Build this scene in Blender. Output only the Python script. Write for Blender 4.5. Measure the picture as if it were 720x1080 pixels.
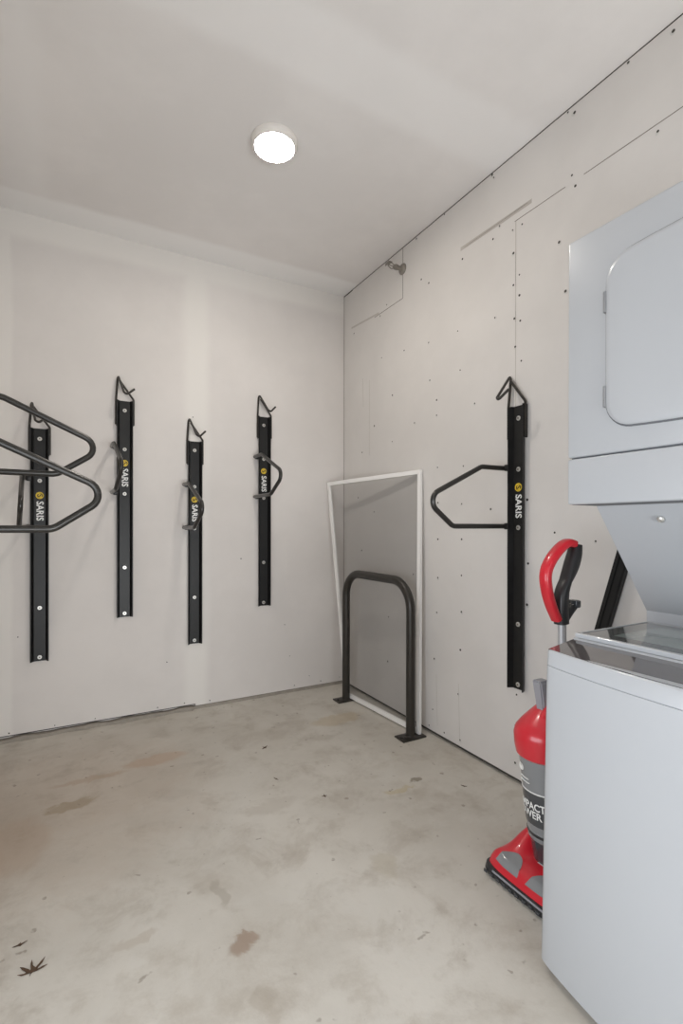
import bpy, bmesh, math, random
from mathutils import Vector, Matrix
for o in list(bpy.data.objects): bpy.data.objects.remove(o)
SC = bpy.context.scene; COL = SC.collection
R = math.radians; PI = math.pi
rnd = random.Random(7)

# ------------------------------------------------------------------ camera
cd = bpy.data.cameras.new('camera'); cam = bpy.data.objects.new('camera', cd); COL.objects.link(cam)
F, YAW, PITCH, ROLL = 516.6, 0.505436, -0.00179, -0.00145
cam.location = (-1.70146, -3.04217, 1.10905)
cd.sensor_fit = 'HORIZONTAL'; cd.sensor_width = 36.0; cd.lens = 36.0*F/720.0
cd.shift_x = 0.0; cd.shift_y = 15.7/720.0
cd.clip_start = 0.02; cd.clip_end = 60
cam.rotation_mode = 'XYZ'
cam.rotation_euler = (Matrix.Rotation(-YAW, 3, 'Z') @ Matrix.Rotation(PI/2+PITCH, 3, 'X') @ Matrix.Rotation(-ROLL, 3, 'Z')).to_euler()
SC.camera = cam
# ------------------------------------------------------------------ world, lights, exposure
SC.view_settings.view_transform = 'Standard'; SC.view_settings.look = 'None'
SC.view_settings.gamma = 1.0; SC.view_settings.use_curve_mapping = False
SC.view_settings.exposure = 0.04
w = bpy.data.worlds.new('sky'); SC.world = w; w.use_nodes = True
bgn = w.node_tree.nodes['Background']; bgn.inputs[0].default_value = (0.80, 0.88, 1.0, 1); bgn.inputs[1].default_value = 1.0
XW = -2.06
def area(name, loc, rot, sx, sy, power, col):
    l = bpy.data.lights.new(name, 'AREA'); l.shape = 'RECTANGLE'; l.size = sx; l.size_y = sy
    l.energy = power; l.color = col
    o = bpy.data.objects.new(name, l); o.location = loc; o.rotation_euler = rot; COL.objects.link(o); return o
FRONT_FILL = area('added_front_fill', (-1.06, -5.72, .33), (R(90), 0, 0), 1.7, 0.6, 70, (0.93, 0.97, 1.0))  # added fill light out of view, low behind the camera, tuned for even brightness
LEFT_FILL = area('added_left_fill', (XW-.06, -2.55, .85), (R(90), 0, R(-90)), 1.4, .8, 14.5, (0.90, 0.95, 1.0))  # added fill light out of view at the left wall, brightens the right side
LAMP_STRENGTH = 132.0

# ------------------------------------------------------------------ materials
def srgb(r, g, b):
    f = lambda c: (c/255/12.92) if c/255 <= 0.04045 else ((c/255+0.055)/1.055)**2.4
    return (f(r), f(g), f(b), 1)
class NT:
    def __init__(s, name):
        s.m = bpy.data.materials.new(name); s.m.use_nodes = True; s.t = s.m.node_tree
        s.b = s.t.nodes['Principled BSDF']; s.out = s.t.nodes['Material Output']
    def n(s, kind, **kw):
        x = s.t.nodes.new(kind)
        for k, v in kw.items(): setattr(x, k, v)
        return x
    def put(s, sock, v):
        if hasattr(v, 'is_output') : s.t.links.new(v, sock)
        else: sock.default_value = v
    def math(s, op, a, b=0.0, c=None, clamp=False):
        x = s.n('ShaderNodeMath', operation=op, use_clamp=clamp)
        s.put(x.inputs[0], a); s.put(x.inputs[1], b)
        if c is not None: s.put(x.inputs[2], c)
        return x.outputs[0]
    def pos(s):
        if not hasattr(s, '_p'):
            g = s.n('ShaderNodeTexCoord'); q = s.n('ShaderNodeSeparateXYZ'); s.t.links.new(g.outputs['Object'], q.inputs[0])
            s._g = g.outputs['Object']; s._p = q.outputs
        return s._p
    def noise(s, scale, detail=4, rough=0.55, dist=0.0, vec=None):
        s.pos(); x = s.n('ShaderNodeTexNoise'); s.t.links.new(vec or s._g, x.inputs['Vector'])
        x.inputs['Scale'].default_value = scale; x.inputs['Detail'].default_value = detail
        x.inputs['Roughness'].default_value = rough; x.inputs['Distortion'].default_value = dist
        return x.outputs['Fac']
    def ss(s, v, a, b):
        x = s.n('ShaderNodeMapRange', interpolation_type='SMOOTHSTEP')
        s.put(x.inputs[0], v); x.inputs[1].default_value = a; x.inputs[2].default_value = b
        return x.outputs[0]
    def mix(s, f, a, b):
        x = s.n('ShaderNodeMix', data_type='RGBA'); s.put(x.inputs[0], f); s.put(x.inputs[6], a); s.put(x.inputs[7], b)
        return x.outputs[2]
    def bump(s, h, strength=0.2, dist=0.01):
        x = s.n('ShaderNodeBump'); s.put(x.inputs['Height'], h); x.inputs['Strength'].default_value = strength
        x.inputs['Distance'].default_value = dist; s.t.links.new(x.outputs[0], s.b.inputs['Normal'])
def mat(name, col, rough=0.5, metal=0.0, var=0.06, vs=18.0, spec=0.5, bump=0.0, coat=0.0):
    k = NT(name); nz = k.noise(vs, 3)
    d = tuple(c*(1-var) for c in col[:3])+(1,); u = tuple(min(1, c*(1+var)) for c in col[:3])+(1,)
    k.put(k.b.inputs['Base Color'], k.mix(nz, d, u)); k.b.inputs['Roughness'].default_value = rough
    k.b.inputs['Metallic'].default_value = metal; k.b.inputs['Specular IOR Level'].default_value = spec
    k.b.inputs['Coat Weight'].default_value = coat
    if bump: k.bump(k.noise(vs*8, 3), bump, 0.002)
    return k.m
def drywall(name, bands, base=(218,213,209), joint=(226,222,217)):
    """gypsum board paper with feathered bands of joint compound; bands = (axis, centre, half width, feather, amount)"""
    k = NT(name); p = k.pos(); wob = k.math('MULTIPLY_ADD', k.noise(3.0, 3), 0.05, -0.025)
    fac = 0.0
    for ax, c, hw, fe, am in bands:
        d = k.math('ABSOLUTE', k.math('SUBTRACT', k.math('ADD', p[ax], wob), c))
        b = k.math('MULTIPLY', k.math('SUBTRACT', 1.0, k.ss(d, hw, hw+fe)), am)
        fac = b if fac == 0.0 else k.math('MAXIMUM', fac, b)
    sm = k.noise(1.6, 5, 0.6); c0 = k.mix(k.ss(sm, .35, .68), srgb(*[v-4 for v in base]), srgb(*[v+3 for v in base]))
    k.put(k.b.inputs['Base Color'], k.mix(fac, c0, srgb(*joint)) if bands else c0)
    k.b.inputs['Roughness'].default_value = 0.85; k.b.inputs['Specular IOR Level'].default_value = 0.25
    k.bump(k.noise(60, 4), 0.05, 0.002)
    return k.m
M = {}
M['board_back'] = drywall('drywall back', [(0, -1.03, .035, .07, 1.), (0, -2.03, .05, .03, .8), (2, 2.74, .10, .06, .9)])
M['board_right'] = drywall('drywall right', [(2, 2.60, .02, .25, .15)], base=(218,214,210))
M['board_left'] = drywall('drywall left', [(1, -1.2, .05, .08, .9)])
M['board_ceiling'] = drywall('drywall ceiling', [(1, 0.0, .17, .06, .9), (1, -1.53, .09, .08, .5), (1, -2.75, .08, .08, .4), (0, -1.9, .05, .1, .4)], base=(231,227,224), joint=(243,241,239))
M['gap'] = mat('dark gap', srgb(62,58,54), .9)
M['seam'] = mat('board seam line', srgb(132,125,117), .9)
M['smear'] = mat('compound smear', srgb(192,186,179), .9)
M['speck'] = mat('screw head', srgb(70,66,62), .6, .4)
M['fleck'] = mat('torn paper rim', srgb(205,203,198), .9)
M['footing'] = mat('rough footing', srgb(150,143,133), .95, 0, .25, 25, bump=.6)
def floor_mat():
    k = NT('stained concrete'); p = k.pos()
    n1 = k.noise(1.3, 6, .6, .3); n2 = k.noise(9, 6, .65); n3 = k.noise(70, 3, .6)
    c = k.mix(k.ss(n1, .3, .7), srgb(191,185,175), srgb(211,206,197))
    c = k.mix(k.math('MULTIPLY', k.ss(n2, .5, .75), .45), c, srgb(160,150,136))
    c = k.mix(k.math('MULTIPLY', k.ss(k.noise(3.1, 5, .6, .6), .58, .72), .4), c, srgb(202,197,187))
    c = k.mix(k.math('MULTIPLY', k.ss(k.noise(4.5, 9, .72, .4), .46, .66), .42), c, srgb(168,158,145))
    c = k.mix(k.math('MULTIPLY', k.ss(k.noise(2.4, 8, .7, .8), .52, .64), .35), c, srgb(206,202,194))
    # a broad rusty tint near the left side
    d = k.math('ADD', k.math('POWER', k.math('MULTIPLY', k.math('ADD', p[0], 1.75), 1.4), 2.0), k.math('POWER', k.math('MULTIPLY', k.math('ADD', p[1], .75), 1.3), 2.0))
    c = k.mix(k.math('MULTIPLY', k.math('SUBTRACT', 1, k.ss(k.math('ADD', d, k.math('MULTIPLY', n2, 1.2)), .4, 1.7)), .34), c, srgb(172,146,122))
    # spots: (x, y, rx, ry, colour, strength)
    wx = k.math('MULTIPLY_ADD', k.noise(11, 3), .09, -.045); wy = k.math('MULTIPLY_ADD', k.noise(13, 3, .5, 1.), .09, -.045)
    for (x, y, rx, ry, col, st) in [(-1.295,-1.765,.055,.035,(150,128,110),.75), (-1.70,-.81,.10,.045,(156,138,112),.6), (-1.34,-.57,.16,.06,(184,158,136),.6),
                                    (-1.62,-.62,.17,.03,(178,154,132),.5), (-1.30,-1.56,.02,.07,(156,147,133),.45), (-.373,-1.312,.035,.02,(128,118,102),.8),
                                    (-.80,-1.70,.05,.07,(178,168,146),.35), (-1.3,-1.95,.03,.05,(166,155,141),.4), (-.48,-1.35,.08,.02,(184,168,128),.5), (-1.87,-1.0,.12,.2,(180,156,134),.35),
                                    (-.35,-.55,.18,.08,(186,168,138),.5), (-1.55,-1.62,.06,.02,(168,154,138),.35), (-1.0,-1.2,.12,.05,(170,160,147),.3)]:
        a = k.math('DIVIDE', k.math('ADD', k.math('SUBTRACT', p[0], x), wx), rx); b = k.math('DIVIDE', k.math('ADD', k.math('SUBTRACT', p[1], y), wy), ry)
        r2 = k.math('ADD', k.math('MULTIPLY', a, a), k.math('MULTIPLY', b, b))
        c = k.mix(k.math('MULTIPLY', k.math('SUBTRACT', 1, k.ss(r2, .35, 1.1)), st), c, srgb(*col))
    # fine dark flecks
    c = k.mix(k.math('MULTIPLY', k.ss(k.noise(26, 2, .5), .70, .76), .55), c, srgb(128,116,102))
    k.put(k.b.inputs['Base Color'], c); k.put(k.b.inputs['Roughness'], k.math('MULTIPLY_ADD', n2, .25, .45))
    k.b.inputs['Specular IOR Level'].default_value = .35
    k.bump(k.math('ADD', n3, k.math('MULTIPLY', n2, 1.5)), .12, .004)
    return k.m
M['floor'] = floor_mat()
M['black'] = mat('black powder coat', (.009, .009, .009, 1), .42, 0, .2, 40, .38)
M['tube'] = mat('dark grey tube', (.030, .028, .025, 1), .30, .3, .2, 30, .6)
M['bronze'] = mat('dark bronze tube', (.034, .030, .025, 1), .33, .3, .25, 25, .6)
M['bolt'] = mat('zinc bolt', (.62, .61, .58, 1), .35, .6)
M['logo_white'] = mat('white print', (.80, .80, .78, 1), .5)
M['logo_yellow'] = mat('yellow print', (.72, .50, .03, 1), .5)
M['enamel'] = mat('white enamel', srgb(187,190,194), .28, 0, .01, 6, .5, coat=.2)
M['enamel_grey'] = mat('grey enamel riser', srgb(178,181,185), .35, 0, .01, 6)
M['groove'] = mat('door groove', srgb(110,112,116), .6)
M['console'] = mat('smoked glass strip', srgb(98,94,94), .06, 0, .05, 5, .8, coat=.6)
M['lid_dark'] = mat('dark lid border', srgb(104,107,106), .08, 0, .05, 5, .7, coat=.5)
M['lid_pane'] = mat('lid glass pane', srgb(150,160,157), .07, 0, .04, 4, .8, coat=.5)
M['red'] = mat('glossy red plastic', (.60, .016, .030, 1), .28, 0, .06, 12, .5, coat=.35)
M['vac_black'] = mat('black grip plastic', (.022, .022, .024, 1), .35, 0, .15, 30)
M['cup'] = mat('smoked dust cup', srgb(132,134,136), .15, 0, .12, 10, .6, coat=.4)
M['cup_dark'] = mat('dark filter band', srgb(62,65,69), .2, 0, .2, 12, .6, coat=.4)
M['grey_plastic'] = mat('grey plastic', srgb(150,150,156), .4)
M['silver'] = mat('silver tube', srgb(178,178,180), .3, .3)
M['white_frame'] = mat('white frame', srgb(243,241,238), .45, 0, .03, 8)
M['leaf'] = mat('dry leaf', srgb(84,64,48), .9, 0, .3, 60)
M['lamp_ring'] = mat('white lamp ring', srgb(228,223,217), .5)
M['hinge'] = mat('hinge metal', srgb(150,152,155), .35, .3)
M['spr'] = mat('sprinkler metal', srgb(140,134,126), .35, .5)
def mesh_mat():
    k = NT('insect screen mesh'); p = k.pos()
    tr = k.n('ShaderNodeBsdfTransparent'); df = k.n('ShaderNodeBsdfDiffuse'); k.put(df.inputs[0], srgb(118,115,111)[:3]+(1,))
    mx = k.n('ShaderNodeMixShader'); k.put(mx.inputs[0], k.math('MULTIPLY_ADD', k.noise(2, 2), .06, .24))
    k.t.links.new(tr.outputs[0], mx.inputs[1]); k.t.links.new(df.outputs[0], mx.inputs[2]); k.t.links.new(mx.outputs[0], k.out.inputs[0])
    return k.m
M['screen'] = mesh_mat()
def emit_mat(name, col, st):
    k = NT(name); k.b.inputs['Base Color'].default_value = (.9,.9,.88,1)
    k.b.inputs['Emission Color'].default_value = col; k.b.inputs['Emission Strength'].default_value = st; return k.m
M['lamp'] = emit_mat('lamp diffuser', (1.0, .94, .86, 1), LAMP_STRENGTH)

# ------------------------------------------------------------------ mesh helpers
class MB:
    def __init__(s): s.bm = bmesh.new(); s.mi = 0
    def face(s, vs):
        try: f = s.bm.faces.new(vs); f.material_index = s.mi; return f
        except ValueError: return None
    def box(s, lo, hi, bevel=0.0, seg=2):
        g = bmesh.ops.create_cube(s.bm, size=1.0); vs = g['verts']
        for v in vs:
            v.co = Vector([lo[i]+(v.co[i]+.5)*(hi[i]-lo[i]) for i in range(3)])
        fs = set(f for v in vs for f in v.link_faces)
        for f in fs: f.material_index = s.mi
        if bevel:
            es = list(set(e for v in vs for e in v.link_edges))
            bmesh.ops.bevel(s.bm, geom=es, offset=bevel, segments=seg, affect='EDGES', profile=.5)
        return s
    def loft(s, rings, cap0=True, cap1=True, closed=True):
        vr = [[s.bm.verts.new(p) for p in r] for r in rings]; n = len(rings[0])
        for a, b in zip(vr, vr[1:]):
            for i in range(n if closed else n-1): s.face((a[i], a[(i+1) % n], b[(i+1) % n], b[i]))
        if cap0: s.face(list(reversed(vr[0])))
        if cap1: s.face(vr[-1])
        return s
    def tube(s, pts, r, n=12, sx=1.0, closed=False):
        """sweep a circle (radius r, or one per point) along pts"""
        P = [Vector(p) for p in pts]; m = len(P); rr = r if isinstance(r, (list, tuple)) else [r]*m
        T = []
        for i in range(m):
            a = P[i]-P[i-1] if i > 0 else P[1]-P[0]; b = P[i+1]-P[i] if i < m-1 else P[-1]-P[-2]
            T.append((a.normalized()+b.normalized()).normalized())
        u = T[0].orthogonal().normalized(); rings = []
        for i in range(m):
            u = (u-T[i]*u.dot(T[i])).normalized(); v = T[i].cross(u)
            rings.append([P[i]+(u*math.cos(2*PI*k/n)*sx+v*math.sin(2*PI*k/n))*rr[i] for k in range(n)])
        return s.loft(rings)
    def lathe(s, prof, c=(0,0,0), axis='z', n=28, cap0=True, cap1=True):
        rings = []
        for r, h in prof:
            ring = []
            for k in range(n):
                a = 2*PI*k/n; x, y = r*math.cos(a), r*math.sin(a)
                q = (x, y, h) if axis == 'z' else ((h, x, y) if axis == 'x' else (y, h, x))
                ring.append(Vector(c)+Vector(q))
            rings.append(ring)
        return s.loft(rings, cap0, cap1)
    def prism(s, poly, axis, a, b):
        """extrude a 2D polygon (the other two axes, in order) from a to b along axis"""
        def q(p, h):
            l = list(p); l.insert(axis, h); return Vector(l)
        return s.loft([[q(p, a) for p in poly], [q(p, b) for p in poly]])
    def build(s, name, m, parent=None, smooth=35, loc=None):
        bm = s.bm; bmesh.ops.remove_doubles(bm, verts=bm.verts, dist=1e-6)
        bmesh.ops.recalc_face_normals(bm, faces=bm.faces)
        if smooth:
            for f in bm.faces: f.smooth = True
            for e in bm.edges:
                if len(e.link_faces) == 2 and e.calc_face_angle(0) > R(smooth): e.smooth = False
        me = bpy.data.meshes.new(name); bm.to_mesh(me); bm.free()
        for x in (m if isinstance(m, (list, tuple)) else [m]): me.materials.append(x)
        o = bpy.data.objects.new(name, me); COL.objects.link(o)
        if parent is not None: o.parent = parent
        if loc: o.location = loc
        return o
def fillet(pts, rad, n=6):
    """round the inner corners of a polyline"""
    P = [Vector(p) for p in pts]; rads = rad if isinstance(rad, (list, tuple)) else [rad]*len(P)
    out = [P[0]]
    for i in range(1, len(P)-1):
        a = (P[i-1]-P[i]); b = (P[i+1]-P[i]); la, lb = a.length, b.length; a.normalize(); b.normalize()
        ang = a.angle(b); t = min(rads[i]/math.tan(ang/2), la*.48, lb*.48); r = t*math.tan(ang/2)
        bis = (a+b).normalized(); c = P[i]+bis*(r/math.sin(ang/2)); s0 = P[i]+a*t; s1 = P[i]+b*t
        v0, v1 = s0-c, s1-c; th = v0.angle(v1)
        for k in range(n+1):
            q = k/n; out.append(c+(v0*math.sin((1-q)*th)+v1*math.sin(q*th))/math.sin(th))
    out.append(P[-1]); return out
def thing(name, label, cat, loc=(0,0,0), rz=0.0, group=None):
    o = bpy.data.objects.new(name, None); COL.objects.link(o); o.location = loc; o.rotation_euler = (0, 0, rz); o.empty_display_size = .1
    return tag(o, label, cat, group)
def tag(o, label, cat, group=None):
    o['label'] = label; o['category'] = cat
    if group: o['group'] = group
    return o
def struct(o): o['kind'] = 'structure'; return o
def copy_tree(o, parent=None):
    c = o.copy(); COL.objects.link(c)
    if parent is not None: c.parent = parent
    for ch in list(o.children): copy_tree(ch, c)
    return c
def text_bm(mb, txt, fn, scale=(1,1), depth=.0006, weight=0.0, center=True):
    """solid lettering: fn maps (x right, y up, h out) to a point"""
    cu = bpy.data.curves.new('lettering', 'FONT'); cu.body = txt; cu.offset = weight; cu.resolution_u = 3
    if center: cu.align_x = 'CENTER'; cu.align_y = 'CENTER'
    o = bpy.data.objects.new('lettering', cu); COL.objects.link(o)
    dg = bpy.context.evaluated_depsgraph_get(); dg.update(); ev = o.evaluated_get(dg); me = ev.to_mesh()
    vs0 = [Vector(v.co) for v in me.vertices]; fs = [list(p.vertices) for p in me.polygons]
    ev.to_mesh_clear(); bpy.data.objects.remove(o); bpy.data.curves.remove(cu)
    V = [mb.bm.verts.new(fn(v.x*scale[0], v.y*scale[1], depth)) for v in vs0]
    for f in fs: mb.face([V[i] for i in f])

# ------------------------------------------------------------------ the room
H = 2.74; XL = -2.06; YF = -5.60; FZ = -0.008
struct(MB().box((XL-.15, YF-.9, FZ-.10), (.15, .15, FZ)).build('floor', M['floor'], smooth=0))
struct(MB().box((XL-.15, YF-.15, H), (.15, .15, H+.12)).build('ceiling', M['board_ceiling'], smooth=0))
def specks(mb, pts, put, r=.0035, flecks=True):
    for i, (a, b) in enumerate(pts):
        q = r*rnd.uniform(.75, 1.35)
        if flecks and rnd.random() < .45:
            mb.mi = 2
            rr = [q*rnd.uniform(1.3, 2.0) for _ in range(9)]
            dx = rnd.uniform(-.003, .003); dz = rnd.uniform(-.006, -.001)
            mb.loft([[put(a+dx+rr[k]*math.cos(k*2*PI/9), b+dz+rr[k]*math.sin(k*2*PI/9), h) for k in range(9)] for h in (-.001, .0004)])
        mb.mi = 1
        mb.loft([[put(a+q*math.cos(k*PI/4), b+q*math.sin(k*PI/4), h) for k in range(8)] for h in (-.001, .0008)])
    mb.mi = 0
# back wall: two board widths that stop short of the slab, rough footing showing below
mb = MB()
mb.box((XL, 0, .022), (-1.035, .015, H)); mb.box((-1.035, 0, .012), (0, .015, H)); mb.box((XL-.15, .015, -.1), (.15, .15, H))
mb.mi = 3
rr = []                                   # crumbly footing lip showing under the boards
for i in range(120):
    x = XL+i*.0173; rough = x < -1.05
    if x > 0: break
    q = rnd.random(); y = -.006-.014*(.5+.5*math.sin(x*23)*math.sin(x*9.7))-q*.004 if rough else -.001
    zt = .005+.008*(.5+.5*math.sin(x*31+1)*math.sin(x*7.3))+rnd.random()*.003 if rough else .009
    rr.append([Vector((x, .02, FZ-.004)), Vector((x, y-.004, FZ-.004)), Vector((x, y, zt)), Vector((x, .02, zt+.002))])
mb.loft(rr)
mb.mi = 4; mb.box((XL, -.0008, .0205), (-1.035, .006, .0245)); mb.box((-1.0365, -.0008, .012), (-1.0345, .003, .024)); mb.mi = 0
BS = [(-.413,.237),(-.269,.083),(-.379,.034),(-.181,.034),(-.033,.039),(-1.978,.036),(-1.774,.037),(-1.58,.038),(-1.252,.04),(-1.099,.04),(-.947,.03),(-1.94,.529),(-1.05,1.769),(-.45,.45),(-1.2,.3),(-.75,.9)]
specks(mb, BS, lambda a, b, h: Vector((a, -h, b)), .003)
struct(mb.build('wall_back', [M['board_back'], M['speck'], M['fleck'], M['footing'], M['gap']], smooth=0))
# right wall
mb = MB(); mb.box((0, YF, .010), (.015, .0, H-.004)); mb.box((.015, YF-.15, -.1), (.15, .15, H))
RS = [(-1.82,2.706),(-1.791,2.728),(-2.028,2.727),(-2.174,2.708),(-1.398,2.730),(-1.407,2.712),(-1.069,2.73),(-.833,2.725),(-1.809,2.471),(-1.824,2.421),(-2.127,2.418),(-1.443,2.47),(-1.518,2.412),(-1.57,2.41),(-1.404,2.431),(-1.203,2.435),(-1.523,2.308),(-1.556,2.199),(-1.523,2.168),(-1.556,2.11),(-.877,2.477),(-.942,2.429),(-1.416,2.065),(-1.529,2.019),(-1.561,1.998),(-1.17,2.089),(-.942,2.106),(-1.534,1.894),(-1.567,1.823),(-.718,2.133),(-.482,2.161),(-1.188,1.888),(-1.753,2.24),(-1.782,2.033),(-.465,2.429),(-.142,2.43),(-.538,2.47),(-1.289,1.7),(-1.009,1.779),(-.952,1.899),(-.818,1.693),(-1.009,1.698),(-1.212,1.407),(-1.017,1.42),(-1.021,1.233),(-1.201,1.22),(-1.393,1.188),(-1.021,1.04),(-1.201,1.044),(-1.021,.836),(-1.2,.864),(-1.013,.651),(-1.2,.683),(-.994,.401),(-1.193,.492),(-1.177,.267),(-1.60,1.222),(-1.605,.951),(-1.60,.775),(-1.545,.375),(-.981,.126),(-.81,.836),(-.563,.554),(-.555,.28),(-.247,.947),(-1.192,.042),(-1.074,.035),(-.951,.03),(-1.538,.239),(-1.538,.075),(-1.735,1.084),(-1.911,1.054),
      (-.4,1.75),(-.4,1.2),(-.25,1.6),(-.6,1.9),(-.2,1.3),(-.6,1.62)]
specks(mb, RS, lambda a, b, h: Vector((-h, a, b)), .0045)
def streak(mi, y0, z0, y1, z1, wd, h=.0006):
    mb.mi = mi; a = Vector((0, y0, z0)); b = Vector((0, y1, z1)); d = (b-a).normalized(); n = Vector((0, -d.z, d.y))*wd/2
    mb.loft([[Vector((x, *(q.yz))) for q in (a-n, b-n, b+n, a+n)] for x in (.0005, -h)]); mb.mi = 0
streak(4, 0, H-.002, YF, H-.002, .005)                     # gap under the ceiling
streak(4, -.006, H-.004, -.12, H-.005, .008)
streak(4, 0, .006, YF, .006, .009)                         # gap along the slab
streak(3, -.003, .01, -.003, H, .005)                      # corner joint
for y0, y1, wd in ((-.40, -.705, .004), (-1.53, -1.78, .003), (-1.86, -3.2, .003)): streak(3, y0, 2.443, y1, 2.443, wd)
streak(5, -.107, 2.478, -.45, 2.452, .012)
streak(3, -.705, 2.443, -.705, H, .004); streak(5, -1.536, .9, -1.536, 2.44, .003); streak(3, -1.536, 2.0, -1.536, 2.05, .0015); streak(3, -1.536, 2.16, -1.536, 2.30, .0015)
streak(5, -1.19, 2.489, -1.62, 2.482, .018); streak(3, -1.22, 2.486, -1.60, 2.486, .002)
streak(5, -.257, 2.09, -.265, 1.9, .003); streak(5, -.34, 2.06, -.34, 1.57, .0025)
for y in (-1.19, -1.02): streak(5, y, .05, y+.01, .32, .0015)
struct(mb.build('wall_right', [M['board_right'], M['speck'], M['fleck'], M['seam'], M['gap'], M['smear']], smooth=0))
WY0, WY1, WZ0, WZ1 = -3.30, -1.80, .40, 1.30                 # unseen opening added in the left wall for the fill light
mb = MB(); mb.box((XL-.15, WY1, -.1), (XL, .15, H)); mb.box((XL-.15, YF-.15, -.1), (XL, WY0, H))
mb.box((XL-.15, WY0, -.1), (XL, WY1, WZ0)); mb.box((XL-.15, WY0, WZ1), (XL, WY1, H))
struct(mb.build('wall_left', M['board_left'], smooth=0))
mb = MB()
for lo, hi in (((WY0, WZ0), (WY0+.04, WZ1)), ((WY1-.04, WZ0), (WY1, WZ1)), ((WY0+.04, WZ0), (WY1-.04, WZ0+.04)), ((WY0+.04, WZ1-.04), (WY1-.04, WZ1))): mb.box((XL-.12, *lo), (XL-.03, *hi))
struct(mb.build('added_window_frame', M['white_frame'], smooth=0))  # unseen frame added around the left fill light
mb = MB(); mb.box((XL-.15, YF-.15, -.1), (XL+.12, YF, H)); mb.box((-.18, YF-.15, -.1), (.15, YF, H)); mb.box((XL+.12, YF-.15, 2.22), (-.18, YF, H))
struct(mb.build('wall_front', M['board_left'], smooth=0))
mb = MB()                                                   # unseen door added behind the camera, lowered to suit the low fill light
for i in range(4): mb.box((XL+.10, YF-.07, .66+i*.40), (-.16, YF-.03, 1.055+i*.40), .006)
struct(mb.build('added_door_panels', M['white_frame'], smooth=0))

# ------------------------------------------------------------------ laundry appliances on the right
YW0, YW1 = -2.200, -2.886
def bowed(xf, z, bow=.036, xb=-.03, y0=YW0, y1=YW1, n=20, rc=.012):
    """plan outline with a bowed front, from the far rear corner round the front to the near rear corner"""
    pts = [(xb, y0)]
    for i in range(n+1):
        q = i/n; y = y0+(y1-y0)*q; x = xf-bow*(1-(2*q-1)**2)
        if i == 0: pts += [(x+rc, y), (x+rc*.3, y-rc*.3), (x-.001, y-rc)]; continue
        if i == n: pts += [(x-.001, y+rc), (x+rc*.3, y+rc*.3), (x+rc, y)]; continue
        pts.append((x, y))
    pts.append((xb, y1)); return [Vector((a, b, z)) for a, b in pts]
ws = thing('washing_machine', 'white top loading washing machine with dark glass lid, under the dryer', 'washing machine', (-.35, -2.54, FZ))
inv = lambda o: Matrix.Translation(-Vector(ws.location))
def local(o, par): o.parent = par; o.matrix_parent_inverse = Matrix.Translation(-Vector(par.location)); return o
mb = MB(); mb.loft([bowed(-.645, .012), bowed(-.660, .016), bowed(-.6415, .756)], True, True)
local(mb.build('cabinet', M['enamel'], smooth=50), ws)
mb = MB(); mb.loft([bowed(-.6385, .756), bowed(-.6385, .758)], False, False)
mb.loft([bowed(-.6408, .758), bowed(-.638, .790), bowed(-.634, .7955), bowed(-.626, .797)], True, True)
local(mb.build('top_panel', M['enamel'], smooth=50), ws)
# dark glass strip, rising from the front edge to the lid
n = 20; fr, bk = [], []
for i in range(n+1):
    q = .006+i/n*.988; y = YW0+(YW1-YW0)*q; x = -.632-.036*(1-(2*q-1)**2); fr.append(Vector((x, y, .7965))); bk.append(Vector((-.534, y, .8105)))
mb = MB(); mb.loft([[a-Vector((0,0,.006)) for a in fr]+[b-Vector((0,0,.014)) for b in reversed(bk)], fr+list(reversed(bk))])
local(mb.build('control_strip', M['console'], smooth=0), ws)
mb = MB(); mb.box((-.537, YW1+.004, .797), (-.19, YW0-.004, .812), .003); mb.box((-.534, YW1+.003, .811), (-.5305, YW0-.003, .8145), .001, 1)
local(mb.build('top_deck', M['enamel'], smooth=40), ws)
mb = MB(); x0, x1, y0, y1 = -.527, -.192, YW1+.006, YW0-.004; t = .012
def rect_ring(mb, o, i, z0, z1):
    q = lambda r, z: [Vector((r[0], r[1], z)), Vector((r[2], r[1], z)), Vector((r[2], r[3], z)), Vector((r[0], r[3], z))]
    rings = [q(o, z0), q(o, z1-.001), q((o[0]+.001, o[1]+.001, o[2]-.001, o[3]-.001), z1), q(i, z1), q(i, z0), q(o, z0)]
    mb.loft(rings, False, False)
rect_ring(mb, (x0, y0, x1, y1), (x0+t, y0+t, x1-t, y1-.007), .8145, .826)
lid = local(mb.build('lid_frame', M['enamel'], smooth=40), ws)
mb = MB(); a = .052
rect_ring(mb, (x0+t, y0+t, x1-t, y1-.007), (x0+t+a, y0+t+a, x1-t-a*.8, y1-.007-a*1.1), .819, .8245)
o = mb.build('glass_border', M['lid_dark'], smooth=0); o.parent = lid
o = MB().box((x0+t+a, y0+t+a, .819), (x1-t-a*.8, y1-.007-a*1.1, .8245)).build('glass_pane', M['lid_pane'], smooth=0); o.parent = lid
for x in (-.60, -.09):
    for y in (YW0-.06, YW1+.06): local(MB().lathe([(.02, FZ), (.02, 0), (.012, .002), (.012, .02)], (x, y, 0)).build('foot', M['vac_black']), ws)
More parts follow.
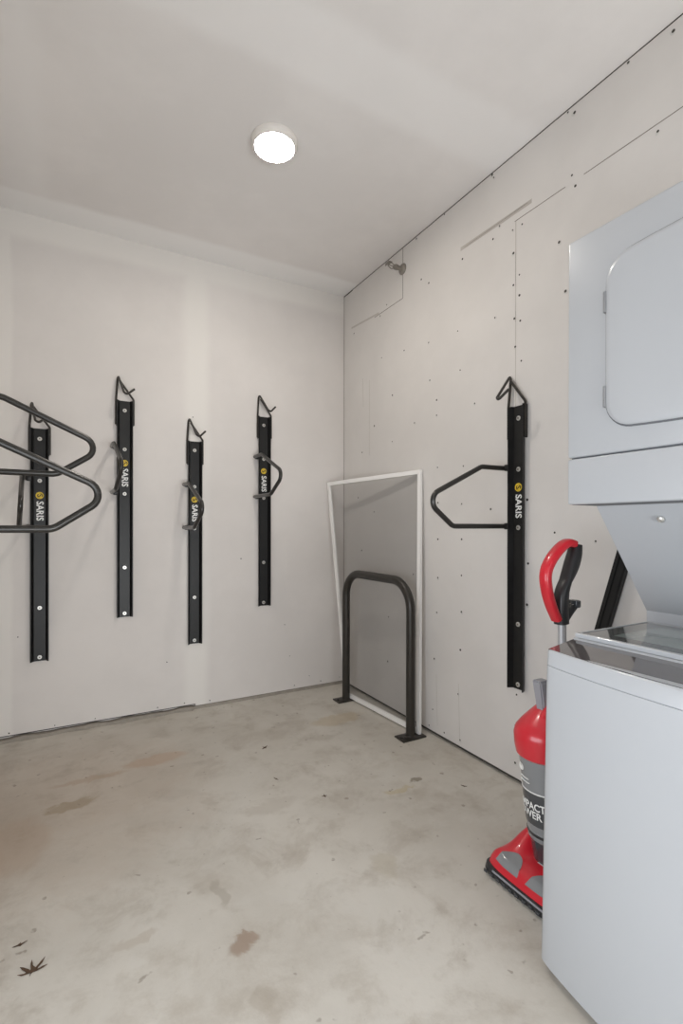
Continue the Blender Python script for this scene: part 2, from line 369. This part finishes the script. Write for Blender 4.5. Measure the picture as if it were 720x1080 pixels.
# riser that carries the dryer: its front slopes back down to the rear of the washer
rs = []
dr = thing('tumble_dryer', 'white front loading dryer above the washer, on a sloping grey riser', 'dryer', (-.30, -2.54, .80))
mb = MB(); mb.prism([(-.437,1.172), (-.189,.857), (-.189,.8125), (-.03,.8125), (-.03,1.172)], 1, YW1, YW0)
for f in mb.bm.faces: f.material_index = 0
local(mb.build('riser', M['enamel_grey'], smooth=0), dr)
mb = MB(); mb.box((-.1895, YW1+.001, .8125), (-.186, YW0-.001, .8575), .001, 1)
local(mb.build('riser_skirt', M['enamel'], smooth=0), dr)
mb = MB(); d = Vector((.248, 0, -.315)).normalized(); nn = Vector((d.z, 0, -d.x))  # bolt under the front
c = Vector((-.405, -2.355, 1.128)); mb.lathe([(.0, .0), (.009, 0), (.009, .004), (.005, .007), (.0, .007)], (0,0,0), 'z', 14, False, False)
rot = Vector((0,0,1)).rotation_difference(nn).to_matrix().to_4x4(); bmesh.ops.transform(mb.bm, matrix=Matrix.Translation(c) @ rot, verts=mb.bm.verts)
local(mb.build('riser_bolt', M['bolt']), dr)
XD = -.558
def rounded_slab(lo, hi, bev): return MB().box(lo, hi, bev, 3)
local(rounded_slab((XD+.003, YW1, 1.288), (-.03, YW0, 1.853), .006).build('cabinet', M['enamel'], smooth=40), dr)
local(rounded_slab((XD+.016, YW1+.002, 1.165), (-.03, YW0-.002, 1.29), .003).build('base_shell', M['groove'], smooth=40), dr)
local(rounded_slab((XD+.004, YW1-.001, 1.166), (XD+.04, YW0+.0005, 1.2845), .005).build('lower_panel', M['enamel'], smooth=40), dr)
# door: rounded, gently crowned
def door_outline(off, x):
    y0, y1 = -2.310, -2.778; z0, z1 = 1.352, 1.755; rc = .058; P = []
    cen = ((y0+y1)/2, (z0+z1)/2)
    def corner(cy, cz, a0):
        for k in range(9):
            a = a0+k*PI/16; P.append((cy+(rc+off)*math.cos(a), cz+(rc+off)*math.sin(a)))
    corner(y0-rc, z1-rc, 0)
    for k in range(1, 8): P.append((y0-rc+(y1+rc-y0+rc)*k/8, z1+off))
    corner(y1+rc, z1-rc, PI/2); corner(y1+rc, z0+rc, PI)
    for k in range(1, 8): P.append((y1+rc+(y0-rc-y1-rc)*k/8, z0-off))
    corner(y0-rc, z0+rc, 3*PI/2)
    out = []
    for y, z in P:
        q = 1-((y-cen[0])/.24)**2; z += (.012*q if z > cen[1] else -.010*q)
        out.append(Vector((x, y, z)))
    return out
mb = MB(); mb.loft([door_outline(.0045, XD+.010), door_outline(.0045, XD+.0022)])
local(mb.build('door_gasket', M['groove'], smooth=30), dr)
mb = MB(); mb.loft([door_outline(0, XD+.01), door_outline(0, XD-.004), door_outline(-.003, XD-.0065), door_outline(-.012, XD-.008), door_outline(-.045, XD-.009)])
door = local(mb.build('door', M['enamel'], smooth=40), dr)
for z in (1.655, 1.425):
    mb = MB(); mb.box((XD-.0045, -2.3115, z-.026), (XD+.004, -2.303, z+.026), .0015, 1); mb.tube([(XD-.004, -2.3075, z-.025), (XD-.004, -2.3075, z+.025)], .0045, 10)
    o = mb.build('hinge', M['hinge']); o.parent = door

# ------------------------------------------------------------------ bike racks
HR = 1.228                                                  # rail height
def offs(pts): return pts
proto = thing('bike_rack', 'tmp', 'bike rack')
t = .0035; hw, hl, dp = .0265, .038, .026                     # half web, half lip, depth of the trough
prof = [(-hl-.004, -dp), (-hl, -dp), (-hw, -.005), (hw, -.005), (hl, -dp), (hl+.004, -dp), (hl+.004, -dp+.002), (hw+.003, -.0), (-hw-.003, -.0), (-hl-.004, -dp+.002)]
mb = MB(); mb.prism(prof, 2, 0, HR)
mb.build('rail', M['black'], proto, smooth=0)
for z in (.020, .281, .70, .953, 1.174):
    mb = MB(); mb.lathe([(.0105, -.004), (.0105, -.0065), (.0095, -.0075), (.0, -.0075)], (0,0,z), 'y', 18, True, False)
    b = mb.build('bolt', M['bolt'], proto)
    mb = MB(); mb.lathe([(.0042, -.0072), (.0042, -.0110), (.003, -.0122)], (0,0,z), 'y', 6); mb.build('bolt_head', M['spr'], b, smooth=20)
# wheel hook: one bent rod from the left side of the rail over the apex to an upturned tip, and a strut on the right
mb = MB()
mb.tube(fillet([(-.0455,-.016,1.09), (-.0455,-.016,1.228), (-.036,-.010,1.372), (-.014,-.120,1.250), (.002,-.128,1.238), (.040,-.108,1.276)], [0,.03,.010,.012,.012,0]), .0060, 10)
mb.tube(fillet([(.0455,-.016,1.09), (.0455,-.016,1.237), (-.028,-.022,1.338)], .02), .0060, 10)
hk = mb.build('wheel_hook', M['bronze'], proto)
for sx in (-1, 1): MB().box((sx*.041-.0035, -dp-.001, 1.085), (sx*.041+.0035, -.0, HR), .001, 1).build('hook_bracket', M['black'], proto, smooth=30)
# frame bar
LAT = -.068
path = fillet([(-.036,-.016,.963), (LAT,-.016,.963), (LAT,-.155,.962), (LAT+.018,-.475,.816), (LAT,-.315,.706), (LAT,-.016,.706), (-.036,-.016,.706)], [0,.014,.05,.042,.05,.014,0], 8)
mb = MB(); mb.tube(path, .0108, 14); mb.build('frame_bar', M['tube'], proto)
for z in (.963, .706): MB().box((-.060, -.029, z-.014), (-.034, -.003, z+.014), .004).build('bar_socket', M['black'], proto, smooth=30)
# the print on the rail: a yellow roundel and five white letters that read downwards
mb = MB(); mb.lathe([(.0185, -.0048), (.0185, -.0058)], (0,0,.875), 'y', 26)
em = mb.build('logo_emblem', M['logo_yellow'], proto, smooth=30)
mb = MB(); text_bm(mb, 'S', lambda x, y, h: Vector((y+.0005, -.0058-h, .875-x)), (.034, .036), weight=.02)
for s in (-1, 1):
    pts = [Vector((s*.0125*math.cos(a)*1.0+0, 0, .0125*math.sin(a)*s)) for a in [R(20+10*k) for k in range(9)]]
    mb.tube([Vector((p.x, -.0059, .875+p.z)) for p in pts], .0010, 6)
mb.build('emblem_mark', M['black'], em, smooth=0)
mb = MB(); text_bm(mb, 'SARIS', lambda x, y, h: Vector((y, -.005-h, .793-x)), (.0425, .045), weight=.024)
mb.build('logo_lettering', M['logo_white'], proto, smooth=0)
LO, HI = .393, .590
specs = [((-1.843, 0, LO), 0, 'black wall bike rack on back wall, crossed by the two big hoops from the left'),
         ((-1.431, 0, HI), 0, 'black wall bike rack high on back wall, just right of the two big hoops'),
         ((-1.041, 0, LO), 0, 'black wall bike rack mounted low on back wall, on the vertical taped joint'),
         ((-.600, 0, HI), 0, 'black wall bike rack on back wall nearest the room corner'),
         ((0, -1.557, LO+.010), -PI/2, 'black wall bike rack on right wall above the red vacuum cleaner'),
         ((XL, -.95, HI-.003), PI/2, 'black bike rack on left wall whose hoop is the upper, farther one'),
         ((XL, -1.33, LO), PI/2, 'black bike rack on left wall whose hoop is the lower, nearer one')]
for i, (loc, rz, lab) in enumerate(specs):
    r = proto if i == 0 else copy_tree(proto)
    r.location = loc; r.rotation_euler = (0, 0, rz); r['label'] = lab; r['group'] = 'wall bike racks'

# ------------------------------------------------------------------ window screen leaning in the corner
TL, TR, BR, BL = Vector((-.135,-.016,1.412)), Vector((-.014,-.900,1.420)), Vector((-.076,-.972,.003)), Vector((-.126,-.262,.003))
sc = thing('insect_screen', 'white framed grey mesh screen leaning in the corner behind the floor hoop', 'window screen', (-.09,-.5,FZ))
nrm = (TR-TL).cross(BL-TL).normalized()
def bar(mb, a, b, inn, wd, th, mitre_a, mitre_b):
    d = (b-a).normalized(); n = inn.cross(d).normalized()
    q = [a, b, b+inn*wd-d*wd*mitre_b, a+inn*wd+d*wd*mitre_a]
    mb.loft([[p+n*th/2 for p in q], [p-n*th/2 for p in q]])
def inward(a, b, c): d = (b-a).normalized(); v = c-a; return (v-d*v.dot(d)).normalized()
cen = (TL+TR+BR+BL)/4
for nm, a, b, wd in (('top_rail', TL, TR, .024), ('bottom_rail', BL, BR, .026), ('left_stile', TL, BL, .024), ('right_stile', TR, BR, .024)):
    mb = MB(); bar(mb, a, b, inward(a, b, cen), wd, .016, .98, .98)
    local(mb.build(nm, M['white_frame'], smooth=0), sc)
mb = MB(); N = 12
g = [[mb.bm.verts.new((TL.lerp(TR, i/N)).lerp(BL.lerp(BR, i/N), j/N)) for i in range(N+1)] for j in range(N+1)]
for j in range(N):
    for i in range(N): mb.face((g[j][i], g[j][i+1], g[j+1][i+1], g[j+1][i]))
local(mb.build('mesh_panel', M['screen'], smooth=0), sc)

# ------------------------------------------------------------------ floor mounted hoop
fh = thing('floor_bike_hoop', 'dark bronze inverted U bike hoop bolted to floor before the mesh screen', 'bike stand', (-.145, -.615, FZ))
A, B = (-.152, -.305), (-.128, -.955)
mb = MB(); mb.tube(fillet([(*A, .0), (*A, .812), (*B, .812), (*B, .0)], [0,.15,.15,0], 12), .0245, 20)
ht = local(mb.build('hoop_tube', M['bronze']), fh)
for i, (x, y) in enumerate((A, B)):
    mb = MB(); mb.box((x-.075, y-.042, FZ), (x+.075, y+.042, FZ+.009), .003)
    mb.lathe([(.029, FZ+.008), (.0255, FZ+.014), (.0245, FZ+.015)], (x, y, 0), 'z', 20)
    pl = local(mb.build('base_plate', M['bronze'], smooth=30), fh)
    for sx in (-.058, .058):
        o = MB().lathe([(.008, FZ+.008), (.008, FZ+.0145), (.006, FZ+.016)], (x+sx, y, 0), 'z', 6).build('anchor_bolt', M['tube'], smooth=20); local(o, pl); o.matrix_parent_inverse = Matrix.Translation(-Vector(fh.location)) if False else Matrix.Translation((0,0,0)); 
        o.location = (0, 0, 0)

# ------------------------------------------------------------------ upright vacuum cleaner
VY = -2.02
vc = thing('vacuum_cleaner', 'red and grey upright vacuum cleaner standing between right wall and washer', 'vacuum cleaner', (-.38, VY, FZ))
# foot: dark nozzle rim with a red cover
def foot_ring(z, x0, x1, w0, w1, r=.03):
    P = []
    for cx, cy, a0 in ((x1-r, VY+w1-r, 0), (x0+r, VY+w0-r, 90), (x0+r, VY-w0+r, 180), (x1-r, VY-w1+r, 270)):
        for k in range(6): a = R(a0+18*k); P.append(Vector((cx+r*math.cos(a), cy+r*math.sin(a), z)))
    return P
mb = MB(); mb.loft([foot_ring(FZ+.003, -.530, -.24, .142, .10), foot_ring(.010, -.536, -.24, .146, .10), foot_ring(.026, -.532, -.24, .144, .10)])
nz = local(mb.build('nozzle', M['vac_black'], smooth=40), vc)
mb = MB()
for k in range(11): mb.box((-.5385, VY-.13+k*.025, .000), (-.5345, VY-.117+k*.025, .010), .001, 1)
o = mb.build('nozzle_teeth', M['cup_dark'], smooth=0); local(o, nz); o.matrix_parent_inverse = Matrix.Identity(4)
mb = MB(); mb.box((-.5365, VY-.125, .0165), (-.5325, VY+.10, .0225), .001, 1); o = mb.build('bumper_strip', M['grey_plastic'], smooth=0); local(o, nz); o.matrix_parent_inverse = Matrix.Identity(4)
mb = MB()
NX, NY = 22, 28; top = []; 
def sm(v, a, b): q = max(0, min(1, (v-a)/(b-a))); return q*q*(3-2*q)
def foot_h(u, v):        # u 0 front..1 back, v -1..1 across: low nose, two side wings that rise to the rear, a saddle between
    a = abs(v); edge = max(0, 1-a**6)**.5*min(1, u/.10)**.5
    nose = .036+.010*sm(u, 0, .3); wing = .062*sm(a, .25, .62)*sm(u, .18, .62); lobe = .012*sm(a, .45, .8)*(1-sm(u, .15, .4))
    return .022+edge*(nose+wing+lobe)
for i in range(NX+1):
    u = i/NX; x = -.530+u*.27; wv = .144-.045*max(0, u-.15)
    top.append([mb.bm.verts.new((x+(.02*abs(v)**4*(1-u)), VY+v*wv, foot_h(u, v))) for v in [-1+2*j/NY for j in range(NY+1)]])
for i in range(NX):
    for j in range(NY): mb.face((top[i][j], top[i+1][j], top[i+1][j+1], top[i][j+1]))
bot = [[mb.bm.verts.new((r[0].co.x if j == 0 else r[-1].co.x, r[0].co.y if j == 0 else r[-1].co.y, .018)) for j in (0, 1)] for r in top]
foot = local(mb.build('foot_cover', M['red'], smooth=60), vc)
def foot_xyz(u, v, h):
    return Vector((-.530+u*.27+.02*abs(v)**4*(1-u), VY+v*(.144-.045*max(0, u-.15)), foot_h(u, v)+h))
def foot_patch(name, m, u0, u1, v0, v1):
    mb = MB(); A, B = 8, 14; g = []
    for i in range(A+1):
        row = []
        for j in range(B+1):
            q = j/B; top_u = u0+(u1-u0)*(math.sin(PI*q)**.6); row.append(mb.bm.verts.new(foot_xyz(u0+(top_u-u0)*i/A, v0+(v1-v0)*q, .0016)))
        g.append(row)
    for i in range(A):
        for j in range(B): mb.face((g[i][j], g[i+1][j], g[i+1][j+1], g[i][j+1]))
    o = local(mb.build(name, m), foot); o.matrix_parent_inverse = Matrix.Identity(4)
foot_patch('nozzle_window', M['cup'], .035, .26, .10, .72); foot_patch('nozzle_window', M['cup'], .035, .26, -.72, -.10)
foot_patch('foot_badge', M['logo_white'], .34, .44, -.12, .06)
# dust cup and motor body
def cyl(prof, name, m, par=vc, n=36, lean=.0, cap=True):
    mb = MB(); rings = []
    for r, z, x in prof: rings.append([Vector((x+r*math.cos(2*PI*k/n), VY+r*math.sin(2*PI*k/n), z)) for k in range(n)])
    mb.loft(rings); return local(mb.build(name, m), par)
xc = lambda z: -.378-.125*(z-.06)                              # the body leans a little forward as it rises
cyl([(.052, .045, xc(.045)), (.055, .07, xc(.07)), (.059, .115, xc(.115)), (.060, .140, xc(.140))], 'motor_housing', M['cup_dark'])
cup = cyl([(.060, .138, xc(.138)), (.0655, .144, xc(.144)), (.067, .20, xc(.20)), (.069, .26, xc(.26)), (.071, .345, xc(.345)), (.072, .416, xc(.416))], 'dust_cup', M['cup'])
def band(z0, z1, r0, r1, name, m):
    o = cyl([(r0, z0, xc(z0)), (r1, z1, xc(z1))], name, m); o.parent = cup; o.matrix_parent_inverse = Matrix.Translation((0,0,0)) ; return o
band(.195, .300, .0685, .0712, 'filter_band', M['cup_dark'])
band(.300, .304, .0715, .0716, 'cup_stripe', M['logo_white'])
band(.158, .166, .0672, .0674, 'cup_latch_ring', M['vac_black'])
# red hood over the cup
hood = [(.073, .402, 0), (.080, .408, 0), (.083, .435, 0), (.0825, .468, 0), (.078, .488, .004), (.066, .508, .014), (.052, .527, .026), (.037, .546, .038), (.022, .556, .045), (.004, .560, .047)]
hd = cyl([(r, z, xc(z)+dx) for r, z, dx in hood], 'hood', M['red'])
mb = MB(); mb.tube(fillet([(-.470, VY-.015, .468), (-.445, VY-.018, .525), (-.40, VY-.018, .572), (-.355, VY-.015, .555)], .03), .013, 12, 1.0)
o = local(mb.build('carry_handle', M['red']), hd); o.matrix_parent_inverse = Matrix.Identity(4)
# lettering wrapped round the cup
def wrap(r, z0, a0=PI): return lambda x, y, h: Vector((xc(z0+y)+(r+h)*math.cos(a0+x/r), VY+(r+h)*math.sin(a0+x/r), z0+y))
for txt, z0, sx, sy, rr in (('COMPACT', .258, .0285, .034, .0710), ('POWER', .230, .0310, .034, .0702)):
    mb = MB(); text_bm(mb, txt, wrap(rr, z0, PI-.27), (sx*.90, sy*.95), .0008, weight=.025)
    o = local(mb.build('cup_lettering', M['logo_white'], smooth=0), cup); o.matrix_parent_inverse = Matrix.Identity(4)
mb = MB()                                                     # rounded pale badges
def badge(mb, a0, z0, ra, rz_, r):
    mb.loft([[Vector((xc(z0)+(r+h)*math.cos(a0+ra*math.cos(k*PI/8)*(1+.15*math.sin(3*k*PI/8))/r), VY+(r+h)*math.sin(a0+ra*math.cos(k*PI/8)/r), z0+rz_*math.sin(k*PI/8)*(1+.2*math.cos(2*k*PI/8)))) for k in range(16)] for h in (0, .0015)])
badge(mb, PI-.50, .368, .015, .012, .0718); 
for z0, ra in ((.340, .020), (.328, .022)): badge(mb, PI-.3, z0, ra, .0022, .0712)
o = local(mb.build('cup_badge', M['logo_white'], smooth=0), cup); o.matrix_parent_inverse = Matrix.Identity(4)
# handle: slim tube, black grip and clip, red outer loop
mb = MB(); mb.tube([(-.36, VY, .30), (-.333, VY, .62), (-.335, VY, .80)], .013, 14); tb = local(mb.build('handle_tube', M['silver']), vc)
def strip(mb, pts, wds, ty):
    """a flat rounded bar in the x-z plane: centre line pts, widths across, thickness in y"""
    P = [Vector((x, VY, z)) for x, z in pts]; rings = []
    for i, p in enumerate(P):
        a = P[max(0, i-1)]; b = P[min(len(P)-1, i+1)]; d = (b-a).normalized(); n = Vector((d.z, 0, -d.x)); wd = wds[i] if isinstance(wds, (list, tuple)) else wds
        ring = []
        for k in range(16):
            c_, s_ = math.cos(2*PI*k/16), math.sin(2*PI*k/16)
            f = lambda v: math.copysign(abs(v)**.6, v)
            ring.append(p+n*f(c_)*wd/2+Vector((0, f(s_)*ty/2, 0)))
        rings.append(ring)
    mb.loft(rings); return mb
def smooth_line(pts, n=5):
    out = []
    for i in range(len(pts)-1):
        p0, p1, p2, p3 = [Vector((*pts[max(0, min(len(pts)-1, j))], 0)) for j in (i-1, i, i+1, i+2)]
        for k in range(n):
            q = k/n; v = .5*((2*p1)+(p2-p0)*q+(2*p0-5*p1+4*p2-p3)*q*q+(3*p1-p0-3*p2+p3)*q**3); out.append((v.x, v.y))
    out.append(pts[-1]); return out
lp = smooth_line([(-.280,1.052), (-.312,1.056), (-.352,1.036), (-.392,1.000), (-.412,.962), (-.408,.915), (-.388,.862), (-.360,.815)])
mb = MB(); strip(mb, lp, [.024+.007*math.sin(PI*min(1, i/len(lp)*1.1)) for i in range(len(lp))], .034); local(mb.build('handle_loop', M['red']), vc)
gp = smooth_line([(-.268,1.050), (-.276,1.015), (-.294,.975), (-.318,.935), (-.336,.897), (-.340,.850), (-.337,.800)])
mb = MB(); strip(mb, gp, [.026+.020*math.sin(PI*min(1, i/15)) if i < 15 else .026+.014*min(1, (i-15)/6) for i in range(len(gp))], .040)
gr = local(mb.build('hand_grip', M['vac_black']), vc)
mb = MB(); strip(mb, smooth_line([(-.335,.803), (-.312,.825), (-.288,.846), (-.270,.856)]), [.024]*12+[.022, .022, .022, .022], .026)
o = local(mb.build('cord_hook', M['vac_black']), gr); o.matrix_parent_inverse = Matrix.Identity(4)
mb = MB(); mb.box((-.288, VY-.018, .846), (-.262, VY+.018, .872), .006); o = local(mb.build('cord_hook_tip', M['cup_dark']), gr); o.matrix_parent_inverse = Matrix.Identity(4)
# grey crevice tool clipped to the back of the body
mb = MB(); mb.loft([[Vector((-.428+a*.5+dx, VY+b*.5, z)) for a, b in ((-wx,-wy),(wx,-wy),(wx,wy),(-wx,wy))] for z, wx, wy, dx in ((.50,.030,.030,0.012), (.56,.032,.030,.004), (.636,.042,.034,-.006))])
bmesh.ops.bevel(mb.bm, geom=[e for e in mb.bm.edges], offset=.004, segments=2, affect='EDGES')
local(mb.build('crevice_tool', M['grey_plastic']), vc)

# ------------------------------------------------------------------ spare rail leaning on the wall behind the appliances
b0, b1 = Vector((-.006, -1.737, FZ+.012)), Vector((-.006, -2.105, 1.28))
sp = MB(); d = (b1-b0).normalized(); lat = Vector((-1,0,0)).cross(d).normalized()
pp = [(-.023,.0), (-.023,.020), (-.019,.026), (-.006,.026), (-.004,.022), (.004,.022), (.006,.026), (.019,.026), (.023,.020), (.023,.0)]
sp.loft([[b+lat*a+Vector((-h,0,0)) for a, h in pp] for b in (b0, b1)])
tag(sp.build('metal_bar', M['black'], smooth=0), 'black metal bar leaning slanted on right wall, seen between vacuum handle and dryer', 'metal bar')

# ------------------------------------------------------------------ ceiling lamp and sprinkler
lx, ly = -.945, -1.085
lm = thing('ceiling_lamp', 'round white flush lamp lit on the ceiling', 'ceiling light', (lx, ly, H))
mb = MB(); mb.lathe([(.097, 0), (.0985, -.004), (.0975, -.022), (.092, -.029), (.084, -.030), (.082, -.026)], (0,0,0), 'z', 48, True, True); mb.build('trim_ring', M['lamp_ring'], lm)
mb = MB(); mb.lathe([(.0825, -.0262), (.0825, -.0290), (.06, -.0315), (.03, -.0325), (.001, -.033)], (0,0,0), 'z', 48, True, True); mb.build('diffuser', M['lamp'], lm)
spk = thing('fire_sprinkler', 'small metal sidewall sprinkler head high on right wall near corner', 'sprinkler', (0, -.705, 2.612))
mb = MB(); mb.lathe([(.032, 0), (.032, -.004), (.026, -.012), (.017, -.016), (.0, -.016)], (0,0,0), 'x', 28, True, False); mb.build('escutcheon', M['spr'], spk)
mb = MB(); mb.lathe([(.013, -.012), (.013, -.04), (.016, -.042), (.016, -.056), (.010, -.060), (.010, -.066)], (0,0,0), 'x', 16); mb.build('body', M['spr'], spk)
mb = MB()
for s in (-1, 1): mb.tube(fillet([(-.060, 0, s*.009), (-.085, 0, s*.018), (-.108, 0, s*.004)], .012), .0030, 8)
mb.tube([(-.064, 0, 0), (-.104, 0, 0)], .0026, 8); mb.build('frame_arms', M['spr'], spk)
mb = MB(); mb.box((-.113, -.018, -.003), (-.109, .018, .014), .001, 1); mb.box((-.113, -.018, .012), (-.085, .018, .0145), .001, 1); mb.build('deflector', M['spr'], spk, smooth=0)

# ------------------------------------------------------------------ litter on the floor
def leaf(name, loc, rz, lobes, size, label, grp=None):
    mb = MB(); P = [(0, 0)]
    out = []
    for a, l in lobes:
        a = R(a); out += [(math.cos(a-.32)*l*.33, math.sin(a-.32)*l*.33), (math.cos(a-.07)*l*.75, math.sin(a-.07)*l*.75), (math.cos(a)*l, math.sin(a)*l), (math.cos(a+.10)*l*.7, math.sin(a+.10)*l*.7)]
    pts = [Vector((x*size, y*size, .002+.010*size/.05*(x*x+y*y)*(.5+.5*math.sin(3*x+5*y)))) for x, y in out]
    c0 = mb.bm.verts.new((0, 0, .002)); c1 = mb.bm.verts.new((0, 0, .0008)); T = [mb.bm.verts.new(p) for p in pts]; Bv = [mb.bm.verts.new(p-Vector((0,0,.0012))) for p in pts]
    n = len(T)
    for i in range(n):
        j = (i+1) % n; mb.face((c0, T[i], T[j])); mb.face((c1, Bv[j], Bv[i])); mb.face((T[i], Bv[i], Bv[j], T[j]))
    o = mb.build(name, M['leaf'], smooth=0); o.location = (*loc, FZ); o.rotation_euler = (0, 0, rz); return tag(o, label, 'leaf', grp)
leaf('dried_leaf', (-1.787,-1.600), R(-30), [(160,1.1),(205,.8),(120,1.0),(75,1.15),(40,1.0),(290,.3)], .036, 'dark star shaped dried leaf on floor at lower left')
leaf('leaf_fragment', (-.844,-.701), .6, [(0,.9),(90,.7),(170,1.),(250,.6)], .022, 'small brown leaf scrap on floor before the back wall, left of the floor hoop', 'leaf scraps')
leaf('leaf_fragment', (-.907,-1.015), 2.0, [(0,1.),(120,.5),(180,.9),(300,.4)], .016, 'tiny leaf scrap on floor, second from the back wall', 'leaf scraps')
leaf('leaf_fragment', (-.782,-1.240), 1.2, [(10,.9),(100,.9),(200,.8),(290,.7)], .015, 'tiny leaf scrap in the middle of the floor', 'leaf scraps')
leaf('leaf_fragment', (-1.819,-1.490), .2, [(0,1.),(60,.5),(170,.9),(270,.4)], .018, 'small leaf scrap just beyond the star shaped leaf', 'leaf scraps')
leaf('leaf_fragment', (-.223,-1.459), 2.2, [(0,1.),(100,.5),(190,.9),(280,.4)], .014, 'tiny leaf scrap on floor left of the vacuum cleaner', 'leaf scraps')
